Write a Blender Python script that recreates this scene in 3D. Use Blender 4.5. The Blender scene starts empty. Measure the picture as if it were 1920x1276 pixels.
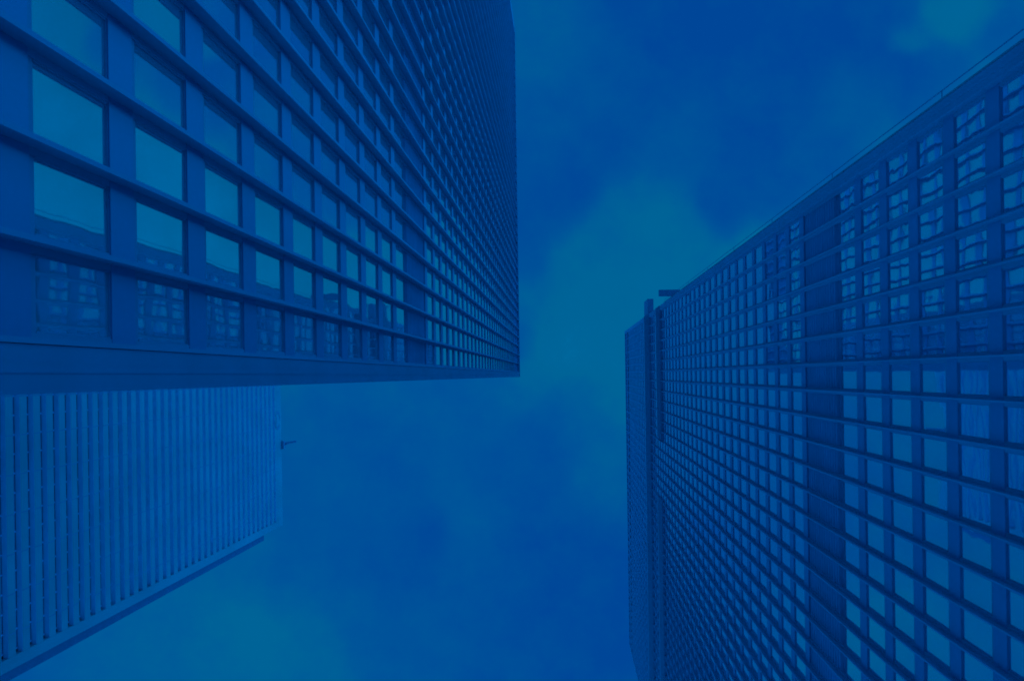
import bpy, math, random
from mathutils import Matrix, Vector
random.seed(7)
S = bpy.context.scene
COL = S.collection

# ------------------------------------------------------------------ camera
EYE = 1.6                       # eye height over the plaza
F = 1800.0                      # focal length in pixels of a 1920 wide frame
VX, VY = 1058.0, 703.0          # where the zenith falls in the frame (lens shift)
TH = 0.0145                     # small roll of the camera about the zenith
cam = bpy.data.cameras.new('camera')
cam.sensor_width = 36.0
cam.lens = F / 1920.0 * 36.0
cam.shift_x = -(VX - 960.0) / 1920.0
cam.shift_y = (VY - 638.0) / 1920.0
cam.clip_start = 0.1
cam.clip_end = 6000
co = bpy.data.objects.new('camera', cam)
c_, s_ = math.cos(TH), math.sin(TH)
co.matrix_world = Matrix(((c_, s_, 0, 0), (s_, -c_, 0, 0), (0, 0, -1, EYE), (0, 0, 0, 1)))
COL.objects.link(co)
S.camera = co
S.view_settings.view_transform = 'Standard'
S.view_settings.look = 'None'
S.view_settings.exposure = 0.0
S.view_settings.gamma = 1.0
S.cycles.max_bounces = 8
S.cycles.glossy_bounces = 5
S.cycles.diffuse_bounces = 4
S.cycles.use_denoising = True
S.cycles.filter_width = 1.7

# ------------------------------------------------------------------ sky
SUN_EL, SUN_AZ = math.radians(50), math.atan2(-8.0, 22.4)   # sun over the right hand tower's end
W = bpy.data.worlds.new('World'); S.world = W; W.use_nodes = True
nt = W.node_tree; nt.nodes.clear()
def N(t, **k):
    n = nt.nodes.new(t)
    for a, b in k.items(): setattr(n, a, b)
    return n
def M(op, a, b=None, clamp=False, c=None):
    n = N('ShaderNodeMath', operation=op, use_clamp=clamp)
    for i, v in enumerate((a, b, c)):
        if v is None: continue
        if isinstance(v, (int, float)): n.inputs[i].default_value = v
        else: nt.links.new(v, n.inputs[i])
    return n.outputs[0]
tc = N('ShaderNodeTexCoord')
sep = N('ShaderNodeSeparateXYZ'); nt.links.new(tc.outputs['Generated'], sep.inputs[0])
zc = M('MAXIMUM', sep.outputs[2], 0.12)
u = M('DIVIDE', sep.outputs[0], zc); v = M('DIVIDE', sep.outputs[1], zc)
cmb = N('ShaderNodeCombineXYZ'); nt.links.new(u, cmb.inputs[0]); nt.links.new(v, cmb.inputs[1])
warp = N('ShaderNodeTexNoise'); warp.inputs['Scale'].default_value = 7.0; warp.inputs['Detail'].default_value = 5.0
nt.links.new(cmb.outputs[0], warp.inputs['Vector'])
ws = N('ShaderNodeVectorMath', operation='SUBTRACT'); nt.links.new(warp.outputs['Color'], ws.inputs[0]); ws.inputs[1].default_value = (.5, .5, .5)
wm = N('ShaderNodeVectorMath', operation='MULTIPLY'); nt.links.new(ws.outputs[0], wm.inputs[0]); wm.inputs[1].default_value = (.10, .10, 0)
wa = N('ShaderNodeVectorMath', operation='ADD'); nt.links.new(cmb.outputs[0], wa.inputs[0]); nt.links.new(wm.outputs[0], wa.inputs[1])
# cloud banks, some unseen and added for pane reflections: (direction given as where they stand over the plaza, spread, brightness)
banks = [(1300,30,90,.0),(1460,120,90,.05),(1500,270,80,.22),(1010,80,55,.6),(1000,290,60,.3),(1180,200,70,.2),
 (1260,240,60,.5),(1060,400,40,.12),(975,480,34,.25),(975,620,30,.3),(1360,375,38,.0),(1040,350,40,.1),(1110,560,72,1.08),(1270,420,42,1.02),(1180,430,46,1.0),(1080,690,50,1.2),(1200,540,60,1.05),
 (1800,20,28,1.1),(1722,78,17,1.0),(1610,60,60,.1),(1630,190,50,.45),(1880,90,40,.22),(1750,170,45,.05),(1400,300,60,.1),
 (700,800,80,.42),(780,945,36,.1),(885,940,40,.6),(1000,900,60,.28),(1010,1000,50,.12),(1140,870,40,.7),(1160,740,32,1.2),(1080,770,40,.55),
 (1100,1150,80,.05),(930,1130,70,.25),(680,1180,60,.4),(560,1210,70,1.0),(430,1200,70,.9),(280,1180,60,.8),(560,1010,60,.45),(600,870,60,.32),(700,1010,50,.2),
 (1740,500,110,1.5),(1620,430,50,1.25),(1480,560,70,1.25),(2000,700,160,1.6),(2150,400,200,1.6),(300,300,260,.5),(200,700,200,.75),(-300,600,300,.4)]  # brightest banks lie out of direct view, added to brighten the left tower's panes
num = den = None
for (px, py, sg, val) in banks:
    x, y = px - VX, py - VY
    bx, by = (x - TH * y) / F, (y + TH * x) / F
    d = N('ShaderNodeVectorMath', operation='DISTANCE'); nt.links.new(wa.outputs[0], d.inputs[0]); d.inputs[1].default_value = (bx, by, 0)
    q = M('MULTIPLY', d.outputs['Value'], F / sg)
    w = M('POWER', math.e, M('MULTIPLY', M('MULTIPLY', q, q), -.5))
    wv = M('MULTIPLY', w, val)
    num = wv if num is None else M('ADD', num, wv)
    den = w if den is None else M('ADD', den, w)
cl = M('DIVIDE', M('ADD', num, .06 * .42), M('ADD', den, .06))
det = N('ShaderNodeTexNoise'); det.inputs['Scale'].default_value = 13.0; det.inputs['Detail'].default_value = 6.0; det.inputs['Roughness'].default_value = .62
nt.links.new(cmb.outputs[0], det.inputs['Vector'])
cl = M('ADD', cl, M('MULTIPLY', M('SUBTRACT', det.outputs['Fac'], .5), 1.0))
ramp = N('ShaderNodeValToRGB'); nt.links.new(M('MULTIPLY', cl, .5), ramp.inputs[0])
def lin(r, g, b):
    f = lambda c: (c / 12.92 if c <= .04045 else ((c + .055) / 1.055) ** 2.4)
    return (f(r / 255), f(g / 255), f(b / 255), 1)
e = ramp.color_ramp.elements
e[0].position = 0.0; e[0].color = lin(0, 70, 152)
e[1].position = 1.0; e[1].color = lin(0, 124, 186)
m_ = e.new(.25); m_.color = lin(0, 84, 153)
m_ = e.new(.5); m_.color = lin(0, 99, 151)
m_ = e.new(.6); m_.color = lin(0, 100, 153)
# daylight gradient of the real sky model, turned into a brightness factor
sky = N('ShaderNodeTexSky', sky_type='NISHITA', sun_disc=False, sun_elevation=SUN_EL, sun_rotation=math.pi / 2 - SUN_AZ)
bw = N('ShaderNodeRGBToBW'); nt.links.new(sky.outputs[0], bw.inputs[0])
HZ = 3.3
low = N('ShaderNodeMapRange', interpolation_type='SMOOTHSTEP'); nt.links.new(sep.outputs[2], low.inputs[0])
low.inputs[1].default_value = .80; low.inputs[2].default_value = .25; low.inputs[3].default_value = 0.0; low.inputs[4].default_value = 1.0
gain = M('ADD', 1.0, M('MULTIPLY', low.outputs[0], M('MINIMUM', M('MULTIPLY', bw.outputs[0], HZ), 3.3)))
gain = M('MULTIPLY', gain, 10.0)
vm = N('ShaderNodeVectorMath', operation='SCALE'); nt.links.new(ramp.outputs[0], vm.inputs[0]); nt.links.new(gain, vm.inputs['Scale'])
bg = N('ShaderNodeBackground'); nt.links.new(vm.outputs[0], bg.inputs[0]); bg.inputs[1].default_value = 0.1
out = N('ShaderNodeOutputWorld'); nt.links.new(bg.outputs[0], out.inputs[0])

sun = bpy.data.lights.new('sun', 'SUN'); sun.energy = 0.38; sun.angle = math.radians(14); sun.color = (0.0, .30, 1.0)
so = bpy.data.objects.new('sun', sun); COL.objects.link(so)
sd = Vector((math.cos(SUN_EL) * math.cos(SUN_AZ), math.cos(SUN_EL) * math.sin(SUN_AZ), math.sin(SUN_EL)))
so.rotation_euler = sd.to_track_quat('Z', 'Y').to_euler()

# ------------------------------------------------------------------ materials
def mat(name, col, rough=.5, spec=.3, metal=0.0, var=.08, scale=.4, bump=0.0, bscale=1.0, stretch=(1, 1, 1), bdist=.01, interior=None):
    m = bpy.data.materials.new(name); m.use_nodes = True
    t = m.node_tree; b = t.nodes['Principled BSDF']
    b.inputs['Roughness'].default_value = rough
    b.inputs['Specular IOR Level'].default_value = spec
    b.inputs['Metallic'].default_value = metal
    g = t.nodes.new('ShaderNodeNewGeometry')
    mp = t.nodes.new('ShaderNodeMapping'); mp.inputs['Scale'].default_value = stretch
    t.links.new(g.outputs['Position'], mp.inputs[0])
    n = t.nodes.new('ShaderNodeTexNoise'); n.inputs['Scale'].default_value = scale; n.inputs['Detail'].default_value = 5
    t.links.new(mp.outputs[0], n.inputs['Vector'])
    mr = t.nodes.new('ShaderNodeMapRange'); mr.inputs[1].default_value = .25; mr.inputs[2].default_value = .75
    mr.inputs[3].default_value = 1 - var; mr.inputs[4].default_value = 1 + var
    t.links.new(n.outputs['Fac'], mr.inputs[0])
    sc = t.nodes.new('ShaderNodeVectorMath'); sc.operation = 'SCALE'; sc.inputs[0].default_value = col
    t.links.new(mr.outputs[0], sc.inputs['Scale'])
    t.links.new(sc.outputs[0], b.inputs['Base Color'])
    if interior:
        pass
    if bump:
        n2 = t.nodes.new('ShaderNodeTexNoise'); n2.inputs['Scale'].default_value = bscale; n2.inputs['Detail'].default_value = 1.5
        t.links.new(g.outputs['Position'], n2.inputs['Vector'])
        bp = t.nodes.new('ShaderNodeBump'); bp.inputs['Strength'].default_value = bump; bp.inputs['Distance'].default_value = bdist
        t.links.new(n2.outputs['Fac'], bp.inputs['Height']); t.links.new(bp.outputs[0], b.inputs['Normal'])
    if interior:        # coated glass: mirror part grows towards grazing view, the rest shows the interior colour behind
        dif = t.nodes.new('ShaderNodeBsdfDiffuse'); dif.inputs[0].default_value = (*interior, 1)
        dp = t.nodes.new('ShaderNodeVectorMath'); dp.operation = 'DOT_PRODUCT'
        t.links.new(g.outputs['Incoming'], dp.inputs[0]); t.links.new(g.outputs['Normal'], dp.inputs[1])
        def mth(op, a, b):
            k = t.nodes.new('ShaderNodeMath'); k.operation = op; k.use_clamp = op != 'POWER'
            for i, v in enumerate((a, b)):
                if isinstance(v, (int, float)): k.inputs[i].default_value = v
                else: t.links.new(v, k.inputs[i])
            return k.outputs[0]
        ab = t.nodes.new('ShaderNodeMath'); ab.operation = 'ABSOLUTE'; t.links.new(dp.outputs['Value'], ab.inputs[0])
        fr = mth('POWER', mth('SUBTRACT', 1.0, ab.outputs[0]), 1.2)
        fac = mth('ADD', mth('MULTIPLY', fr, .74), .26)
        mx = t.nodes.new('ShaderNodeMixShader'); t.links.new(fac, mx.inputs[0])
        t.links.new(dif.outputs[0], mx.inputs[1]); t.links.new(b.outputs[0], mx.inputs[2])
        t.links.new(mx.outputs[0], t.nodes['Material Output'].inputs[0])
    return m
STEEL = mat('dark_painted_steel', (.05, .47, .56), .6, .08, var=.10, scale=.5, stretch=(1, 1, .15))
SPAND = mat('steel_spandrel_plate', (.05, .37, .52), .45, .25, var=.07, scale=.35, stretch=(1, 1, .3))
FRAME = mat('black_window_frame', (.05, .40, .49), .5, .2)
LOUV = mat('dark_louvre_metal', (.05, .60, .72), .6, .1, var=.12, scale=.3)
GLASS = mat('reflective_tinted_glass', (.9, .93, 1.0), .02, .5, metal=1.0, var=.05, scale=.25, bump=.5, bscale=.55, bdist=.012, interior=(.05, .38, .56))
BAND = mat('dark_plant_floor_metal', (.05, .60, .73), .6, .1)
GLASS_SUN = mat('sunlit_tint_reflective_glass', (.9, .95, 1.0), .02, .5, metal=1.0, var=.05, scale=.25, bump=.5, bscale=.5, bdist=.012, interior=(.05, .62, .60))  # left tower panes: sunlit lift is put into the interior colour
WHITE = mat('pale_stone_panels', (.3, .40, .405), .6, .2, var=.14, scale=.12, stretch=(1, 1, .4))
WSOF = mat('brightened_stone', (.2, .70, .84), .7, .1)  # lighter than the face stone: brightness painted in to lift the shaded undersides
WGLASS = mat('far_tower_glass', (.75, .8, .85), .12, .5, metal=1.0, bump=.5, bscale=.3, bdist=.02)
PAVE = mat('granite_plaza', (.60, .76, .84), .7, .3, var=.15, scale=.8)
NOTCH = mat('dark_recess_wall', (.05, .22, .31), .7, .05)  # dark tone of the set-back corner wing
DARK = mat('black_metal', (.05, .34, .43), .5, .3)

# ------------------------------------------------------------------ mesh helpers
class MB:
    def __init__(s): s.v = []; s.f = []; s.m = []
    def box(s, x0, x1, y0, y1, z0, z1, mi=0, skip=''):
        if x0 > x1: x0, x1 = x1, x0
        if y0 > y1: y0, y1 = y1, y0
        b = len(s.v)
        s.v += [(x0,y0,z0),(x1,y0,z0),(x1,y1,z0),(x0,y1,z0),(x0,y0,z1),(x1,y0,z1),(x1,y1,z1),(x0,y1,z1)]
        s.f += [tuple(b+i for i in q) for q in ((0,3,2,1),(4,5,6,7),(0,1,5,4),(1,2,6,5),(2,3,7,6),(3,0,4,7))]
        s.m += [mi] * 6
    def quad(s, pts, mi=0):
        b = len(s.v); s.v += list(pts); s.f.append(tuple(range(b, b + len(pts)))); s.m.append(mi)
    def beam(s, a, b_, r, mi=0):
        a, b_ = Vector(a), Vector(b_); d = (b_ - a).normalized()
        h = Vector((0, 0, 1)) if abs(d.z) < .9 else Vector((1, 0, 0))
        p = d.cross(h).normalized() * r; q = d.cross(p).normalized() * r
        k = len(s.v)
        for c in (a, b_):
            for i in range(8):
                t = i * math.pi / 4
                s.v.append(tuple(c + p * math.cos(t) + q * math.sin(t)))
        for i in range(8):
            j = (i + 1) % 8; s.f.append((k+i, k+j, k+8+j, k+8+i)); s.m.append(mi)
        s.f.append(tuple(k+i for i in range(7, -1, -1))); s.f.append(tuple(k+8+i for i in range(8))); s.m += [mi, mi]
    def build(s, name, mats, parent=None):
        me = bpy.data.meshes.new(name); me.from_pydata(s.v, [], s.f)
        for m in (mats if isinstance(mats, (list, tuple)) else [mats]): me.materials.append(m)
        me.polygons.foreach_set('material_index', s.m); me.update()
        o = bpy.data.objects.new(name, me); COL.objects.link(o)
        if parent: o.parent = parent
        return o
def thing(name, label, cat, loc=(0, 0, 0), group=None):
    o = bpy.data.objects.new(name, None); COL.objects.link(o); o.location = loc
    o['label'] = label; o['category'] = cat
    if group: o['group'] = group
    o.empty_display_size = .5
    return o
def local(mb, loc):
    mb.v = [(a - loc[0], b - loc[1], c - loc[2]) for a, b, c in mb.v]; return mb

# ------------------------------------------------------------------ ground
g = MB(); g.quad([(-3000, -3000, 0), (3000, -3000, 0), (3000, 3000, 0), (-3000, 3000, 0)])
go = g.build('plaza_ground', PAVE); go['kind'] = 'structure'

# ------------------------------------------------------------------ dark steel towers
FH = 3.612
def tower(tname, label, X, sx, depth, Y0, Y1, mull, first_head, nfl, z_cap, z_roof, bands, extra_bands=(), P=.3, GL=None):
    """X: glass plane, sx: +1 when the face looks to +X. All heights over the eye."""
    cx = X - sx * depth / 2; cy = (Y0 + Y1) / 2
    root = thing(tname, label, 'office tower', (cx, cy, 0))
    L = (cx, cy, -EYE)
    Q, WB, WF = .06, .29, (.09 if sx > 0 else .065)
    pl = X                          # glass plane
    def out(d): return pl + sx * d  # d metres out of the glass plane
    zbot = first_head
    heads = [first_head + FH * i for i in range(nfl)]
    def inband(z): return any(a - .01 <= z < b - .01 for a, b in bands)
    # floor spandrels
    for z in heads + [z_cap]:
        if inband(z): continue
        m = MB(); m.box(out(-.05), out(Q), Y0 + .05, Y1 - .05, z, z + .96)
        m.box(out(-.05), out(.02), Y0 + .05, Y1 - .05, z + .96, z + 1.16, 1)
        local(m, L).build('spandrel', [SPAND, FRAME], root)
    # mullions: wide foot in the glass plane, web, outer flange
    for y in mull:
        m = MB()
        m.box(out(-.04), out(.05), y - WB / 2, y + WB / 2, zbot, z_roof - .4)
        m.box(out(.05), out(P - .025), y - .03, y + .03, zbot, z_roof - .4, 1)  # web coloured darker than the flange, side shade put into the paint
        m.box(out(P - .025), out(P), y - WF / 2, y + WF / 2, zbot, z_roof - .4)
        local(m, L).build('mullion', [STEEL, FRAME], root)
    # corner columns
    ys = sorted(mull)
    for (a, b) in ((Y0, ys[0] - WF / 2 - .01), (ys[-1] + WF / 2 + .01, Y1)):
        m = MB(); m.box(out(-.8), out(P - .03), a, b, -EYE, z_roof - .395)
        k = (a + b) / 2
        m.box(out(P - .03), out(P - .015), k - .06, k + .06, -EYE, z_roof - .4)
        local(m, L).build('corner_column', FRAME, root)
    # louvred plant floors and the roof cap
    for (a, b) in list(bands) + [(z_cap + 1.0, z_roof)]:
        lo = a + 1.0 if a != z_cap + 1.0 else a
        m = MB(); yy0, yy1 = ys[0], ys[-1]
        n = int((b - lo) / .45)
        m.box(out(-.30), out(-.2), yy0, yy1, lo, b)
        for i in range(n):
            zz = lo + (i + .2) * (b - lo) / n
            m.box(out(-.2), out(.02), yy0, yy1, zz, zz + .07)
        local(m, L).build('louvre_band', BAND, root)
    for (a, b, c, d) in extra_bands:
        m = MB(); m.box(out(-.1), out(P + .04), c, d, a, b)
        for i in range(int((b - a) / .9)):
            m.box(out(P + .04), out(P + .09), c, d, a + i * .9, a + i * .9 + .1)
        local(m, L).build('louvre_band', DARK, root)
    # panes
    panes = []
    for i in range(nfl):
        z0 = heads[i] + 1.16; z1 = heads[i] + FH
        if inband(heads[i]) : continue
        if any(a - .01 <= heads[i] + FH - .01 < b - .01 and False for a, b in bands): continue
        for j in range(len(ys) - 1):
            y0, y1 = ys[j] + WB / 2, ys[j + 1] - WB / 2
            zm = (z0 + z1) / 2; ym = (y0 + y1) / 2
            ix = VX + F * pl / zm + TH * F * ym / zm; iy = VY + F * ym / zm - TH * F * pl / zm
            ins = -60 < ix < 1980 and -60 < iy < 1336
            area = (y1 - y0) * (z1 - z0) * abs(pl) / zm ** 3
            panes.append((ins, area, y0, y1, z0, z1))
    panes.sort(key=lambda t: (-int(t[0]), -t[1]))
    def pane(m, y0, y1, z0, z1, f=None):
        t1, t2 = random.gauss(0, .003), random.gauss(0, .003)
        if z1 < 0: return
        fr = .035
        ym, zm = (y0 + y1) / 2, (z0 + z1) / 2
        def p(y, z): return (out(-.004 + (y - ym) * t1 + (z - zm) * t2), y, z)
        q = [p(y0 + fr, z0), p(y1 - fr, z0), p(y1 - fr, z1 - .03), p(y0 + fr, z1 - .03)]
        if sx < 0: q = q[::-1]
        m.quad(q, 0)
        mi = 0 if f else 1; f = f or m
        f.box(out(-.04), out(.03), y0, y0 + fr, z0, z1, mi)
        f.box(out(-.04), out(.03), y1 - fr, y1, z0, z1, mi)
        f.box(out(-.04), out(.03), y0 + fr, y1 - fr, z1 - .03, z1, mi)
    for (ins, ar, y0, y1, z0, z1) in panes[:100]:
        m = MB(); f = MB(); pane(m, y0, y1, z0, z1, f)
        w = local(m, L).build('window', GL or GLASS, root); local(f, L).build('frame', FRAME, w)
    m = MB()
    for (ins, ar, y0, y1, z0, z1) in panes[100:]: pane(m, y0, y1, z0, z1)
    w = local(m, L).build('window', [GL or GLASS, FRAME], root); w['kind'] = 'stuff'
    # body, lobby and roof
    XB = X - sx * depth
    m = MB(); m.box(out(-.35), XB + sx * .35, Y0 + .35, Y1 - .35, heads[0], z_roof - .6)
    local(m, L).build('core', LOUV, root)
    m = MB(); m.box(out(-2.5), XB + sx * 2.5, Y0 + 2.5, Y1 - 2.5, -EYE, heads[0])
    local(m, L).build('lobby_glazing', GLASS, root)
    m = MB(); m.box(out(P + .03), XB - sx * .1, Y0 - .04, Y1 + .04, z_roof - .39, z_roof + .1)
    local(m, L).build('roof_slab', STEEL, root)
    m = MB(); m.box(out(-.2), XB + sx * .2, Y0 + .2, Y1 - .2, heads[0] - .3, heads[0] - .02)
    local(m, L).build('lobby_soffit', STEEL, root)
    # the three faces turned away from the street
    for side in range(3):
        m = MB()
        if side < 2:
            yf = Y0 if side == 0 else Y1; sy = -1 if side == 0 else 1
            a, b = sorted((out(-.9), XB + sx * .9))
            def bx(u0, u1, d0, d1, z0, z1, mi): m.box(u0, u1, yf + sy * d0, yf + sy * d1, z0, z1, mi)
        else:
            a, b = Y0 + .9, Y1 - .9
            def bx(u0, u1, d0, d1, z0, z1, mi): m.box(XB - sx * d0, XB - sx * d1, u0, u1, z0, z1, mi)
        bx(a - .9 + (.12 if side < 2 else .9), b + .9 - .12, -.36, -.30, zbot, z_roof - .6, 1)
        for z in heads + [z_cap]:
            bx(a, b, -.31, -.14, z, z + 1.0, 0)
        for (p, q) in bands: bx(a, b, -.31, -.2, p, q, 2)
        n = int((b - a) / 1.5)
        for i in range(n + 1):
            y = a + (b - a) * i / n
            bx(y - .03, y + .03, -.31, -.03, zbot, z_roof - .4, 2)
            bx(y - .08, y + .08, -.03, -.005, zbot, z_roof - .4, 2)
        local(m, L).build('side_facade', [SPAND, GLASS, STEEL], root)
    for yy in (Y0, Y1):     # rear corner columns
        s = 1 if yy == Y0 else -1
        m = MB(); m.box(XB, XB + sx * .8, yy, yy + s * .8, -EYE, z_roof - .31)
        local(m, L).build('corner_column', STEEL, root)
    n = 5
    for i in range(1, n):   # lobby columns on the street side
        y = Y0 + (Y1 - Y0) * i / n
        m = MB(); m.box(out(-.6), out(-1.4), y - .4, y + .4, -EYE, heads[0] - .3)
        local(m, L).build('lobby_column', STEEL, root)
    return root

mL = [-.63 - 1.53 * k for k in range(40)]
tower('office_tower', 'dark steel and glass tower filling the upper left, with large lit panes nearest the camera',
      -8.28, 1, 36, -61.8, .165, mL, 17.49 - 4 * FH, 43, 17.49 + 39 * FH, 170.3,
      [(17.49 + 9 * FH, 17.49 + 11 * FH)], P=.40, GL=GLASS_SUN)
mR = [-.42 + 1.465 * (k - 6) for k in range(49)]
mR = [y for y in mR if y < 61.2]
tower('office_tower', 'taller dark steel and glass tower on the right, with two brackets jutting past its corner',
      14.17, -1, 36, -9.8, 61.8, mR, 30.87 - 7 * FH, 58, 30.87 + 50 * FH, 217.7,
      [(48.93, 48.93 + 2 * FH)],
      [(155.8, 165.6, -9.8, 61.8), (138.4, 144.6, -9.8, 9.6), (138.4, 145.6, 18.5, 61.8)])

# light corner flashing and guide rail standing off the right tower's corner
r = thing('guide_rail', 'thin pale guide rail running up beside the right tower corner', 'guide rail', (14.2, -10.2, 0))
m = MB(); m.box(13.95, 14.10, -9.93, -9.85, 6, 135); m.v = [(a-14.2, b+10.2, c) for a, b, c in m.v]
m.build('rail_strip', WHITE, r)
m = MB(); m.beam((14.0-14.2, -10.22+10.2, 6), (14.0-14.2, -10.22+10.2, 135), .022); m.build('cable', DARK, r)
m = MB()
for i in range(9):
    m.box(13.985-14.2, 14.015-14.2, -10.22+10.2, -9.86+10.2, 8 + 14.4*i, 8.03 + 14.4*i)
m.build('bracket_arm', DARK, r)

# brackets jutting beyond the right tower's edge
def outrigger(label, x0, x1, y0, y1, z0, z1):
    t = thing('outrigger', label, 'maintenance bracket', ((x0+x1)/2, (y0+y1)/2, z0), 'brackets jutting from the right tower')
    L = ((x0+x1)/2, (y0+y1)/2, z0)
    m = MB(); m.box(x0, x1, y0, y1, z0 + EYE, z1 + EYE); local(m, L).build('beam', DARK, t)
    m = MB(); m.beam(((x0+x1)/2, y1, z0 + EYE + .1), (x1 if x1 > 14 else 14.2, y1, z0 + EYE - .5), .08)
    local(m, L).build('stay', DARK, t)
outrigger('short dark bracket jutting past the right tower corner, upper of the two and pointing left', 12.25, 14.9, -10.7, -9.9, 122.4, 123.2)
outrigger('long dark bracket jutting up past the right tower corner at the louvred floors', 13.85, 14.8, -12.3, -9.8, 157.5, 164.5)

# ------------------------------------------------------------------ far pale tower
CX, H3 = -85.7, 3.9
ft = thing('banded_tower', 'distant pale stone tower with close-set dark window bands, lower left behind the dark tower', 'office tower', (CX - 30, 8, 0))
L = (CX - 30, 8, -EYE)
YA, YB = -32.0, 42.1
zc0 = 173.35 - 44 * H3       # centre of a dark band
nb = 72
for i in range(nb + 1):
    z0 = zc0 + i * H3 + .95; z1 = z0 + H3 - 1.9
    m = MB(); m.box(CX - .85, CX, YA, YB, z0, z1, 0); m.m[0] = 1
    for k in range(12):
        y = YA + 3.4 + k * 6.1; m.box(CX, CX + .02, y, y + .22, z0 + .01, z1 - .01, 2)
    local(m, L).build('floor_band', [WHITE, WSOF, DARK], ft)
for k in range(25):
    y = YA + .6 + k * (YB - YA - 1.2) / 24
    m = MB(); m.box(CX - .96, CX - .82, y - .14, y + .14, 0, 283)
    local(m, L).build('pier', WSOF, ft)
ztop = 290.0
m = MB(); m.box(CX - .6, CX + .02, YA, YB + 1.9, zc0 + nb * H3 + 2.96, ztop); local(m, L).build('parapet', WHITE, ft)
m = MB(); m.box(CX - 1.2, CX + .03, YB, YB + 1.9, -EYE, zc0 + nb * H3 + 2.9); local(m, L).build('corner_pier', WHITE, ft)
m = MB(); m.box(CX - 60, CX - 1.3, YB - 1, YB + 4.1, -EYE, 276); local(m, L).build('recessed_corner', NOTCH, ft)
m = MB(); m.box(CX - 60, CX - .90, YA, YB - .5, -EYE, ztop - 1); local(m, L).build('window_wall', WGLASS, ft)
m = MB()                                            # mark on the parapet: a dark roundel with a bar
zc, yc = 286.2, 12.2
def seg(y0, z0, y1, z1, w):
    d = Vector((0, y1 - y0, z1 - z0)).normalized(); n_ = Vector((0, -d.z, d.y)) * w / 2
    m.quad([(CX + .06, y0 + n_.y, z0 + n_.z), (CX + .06, y1 + n_.y, z1 + n_.z), (CX + .06, y1 - n_.y, z1 - n_.z), (CX + .06, y0 - n_.y, z0 - n_.z)])
for i in range(20):
    a, b = i * math.pi / 10, (i + 1.02) * math.pi / 10
    if 3 <= i % 10 <= 4: continue
    seg(yc + 2.4 * math.cos(a), zc + 2.4 * math.sin(a), yc + 2.4 * math.cos(b), zc + 2.4 * math.sin(b), .9)
seg(yc - 1.3, zc - 1.2, yc + 1.3, zc - 1.2, .6)
local(m, L).build('emblem', DARK, ft)

cr = thing('roof_crane', 'small dark roof crane leaning out from the top of the pale banded tower', 'crane', (CX, 19.5, 290 + EYE))
m = MB(); m.box(-.6, .8, -.9, 1.5, -.6, 1.0); m.build('base', DARK, cr)
m = MB(); m.beam((0, 0, .8), (4.0, -.6, 1.8), .38); m.beam((0, .8, .4), (1.8, -.1, 1.2), .2); m.build('jib', DARK, cr)
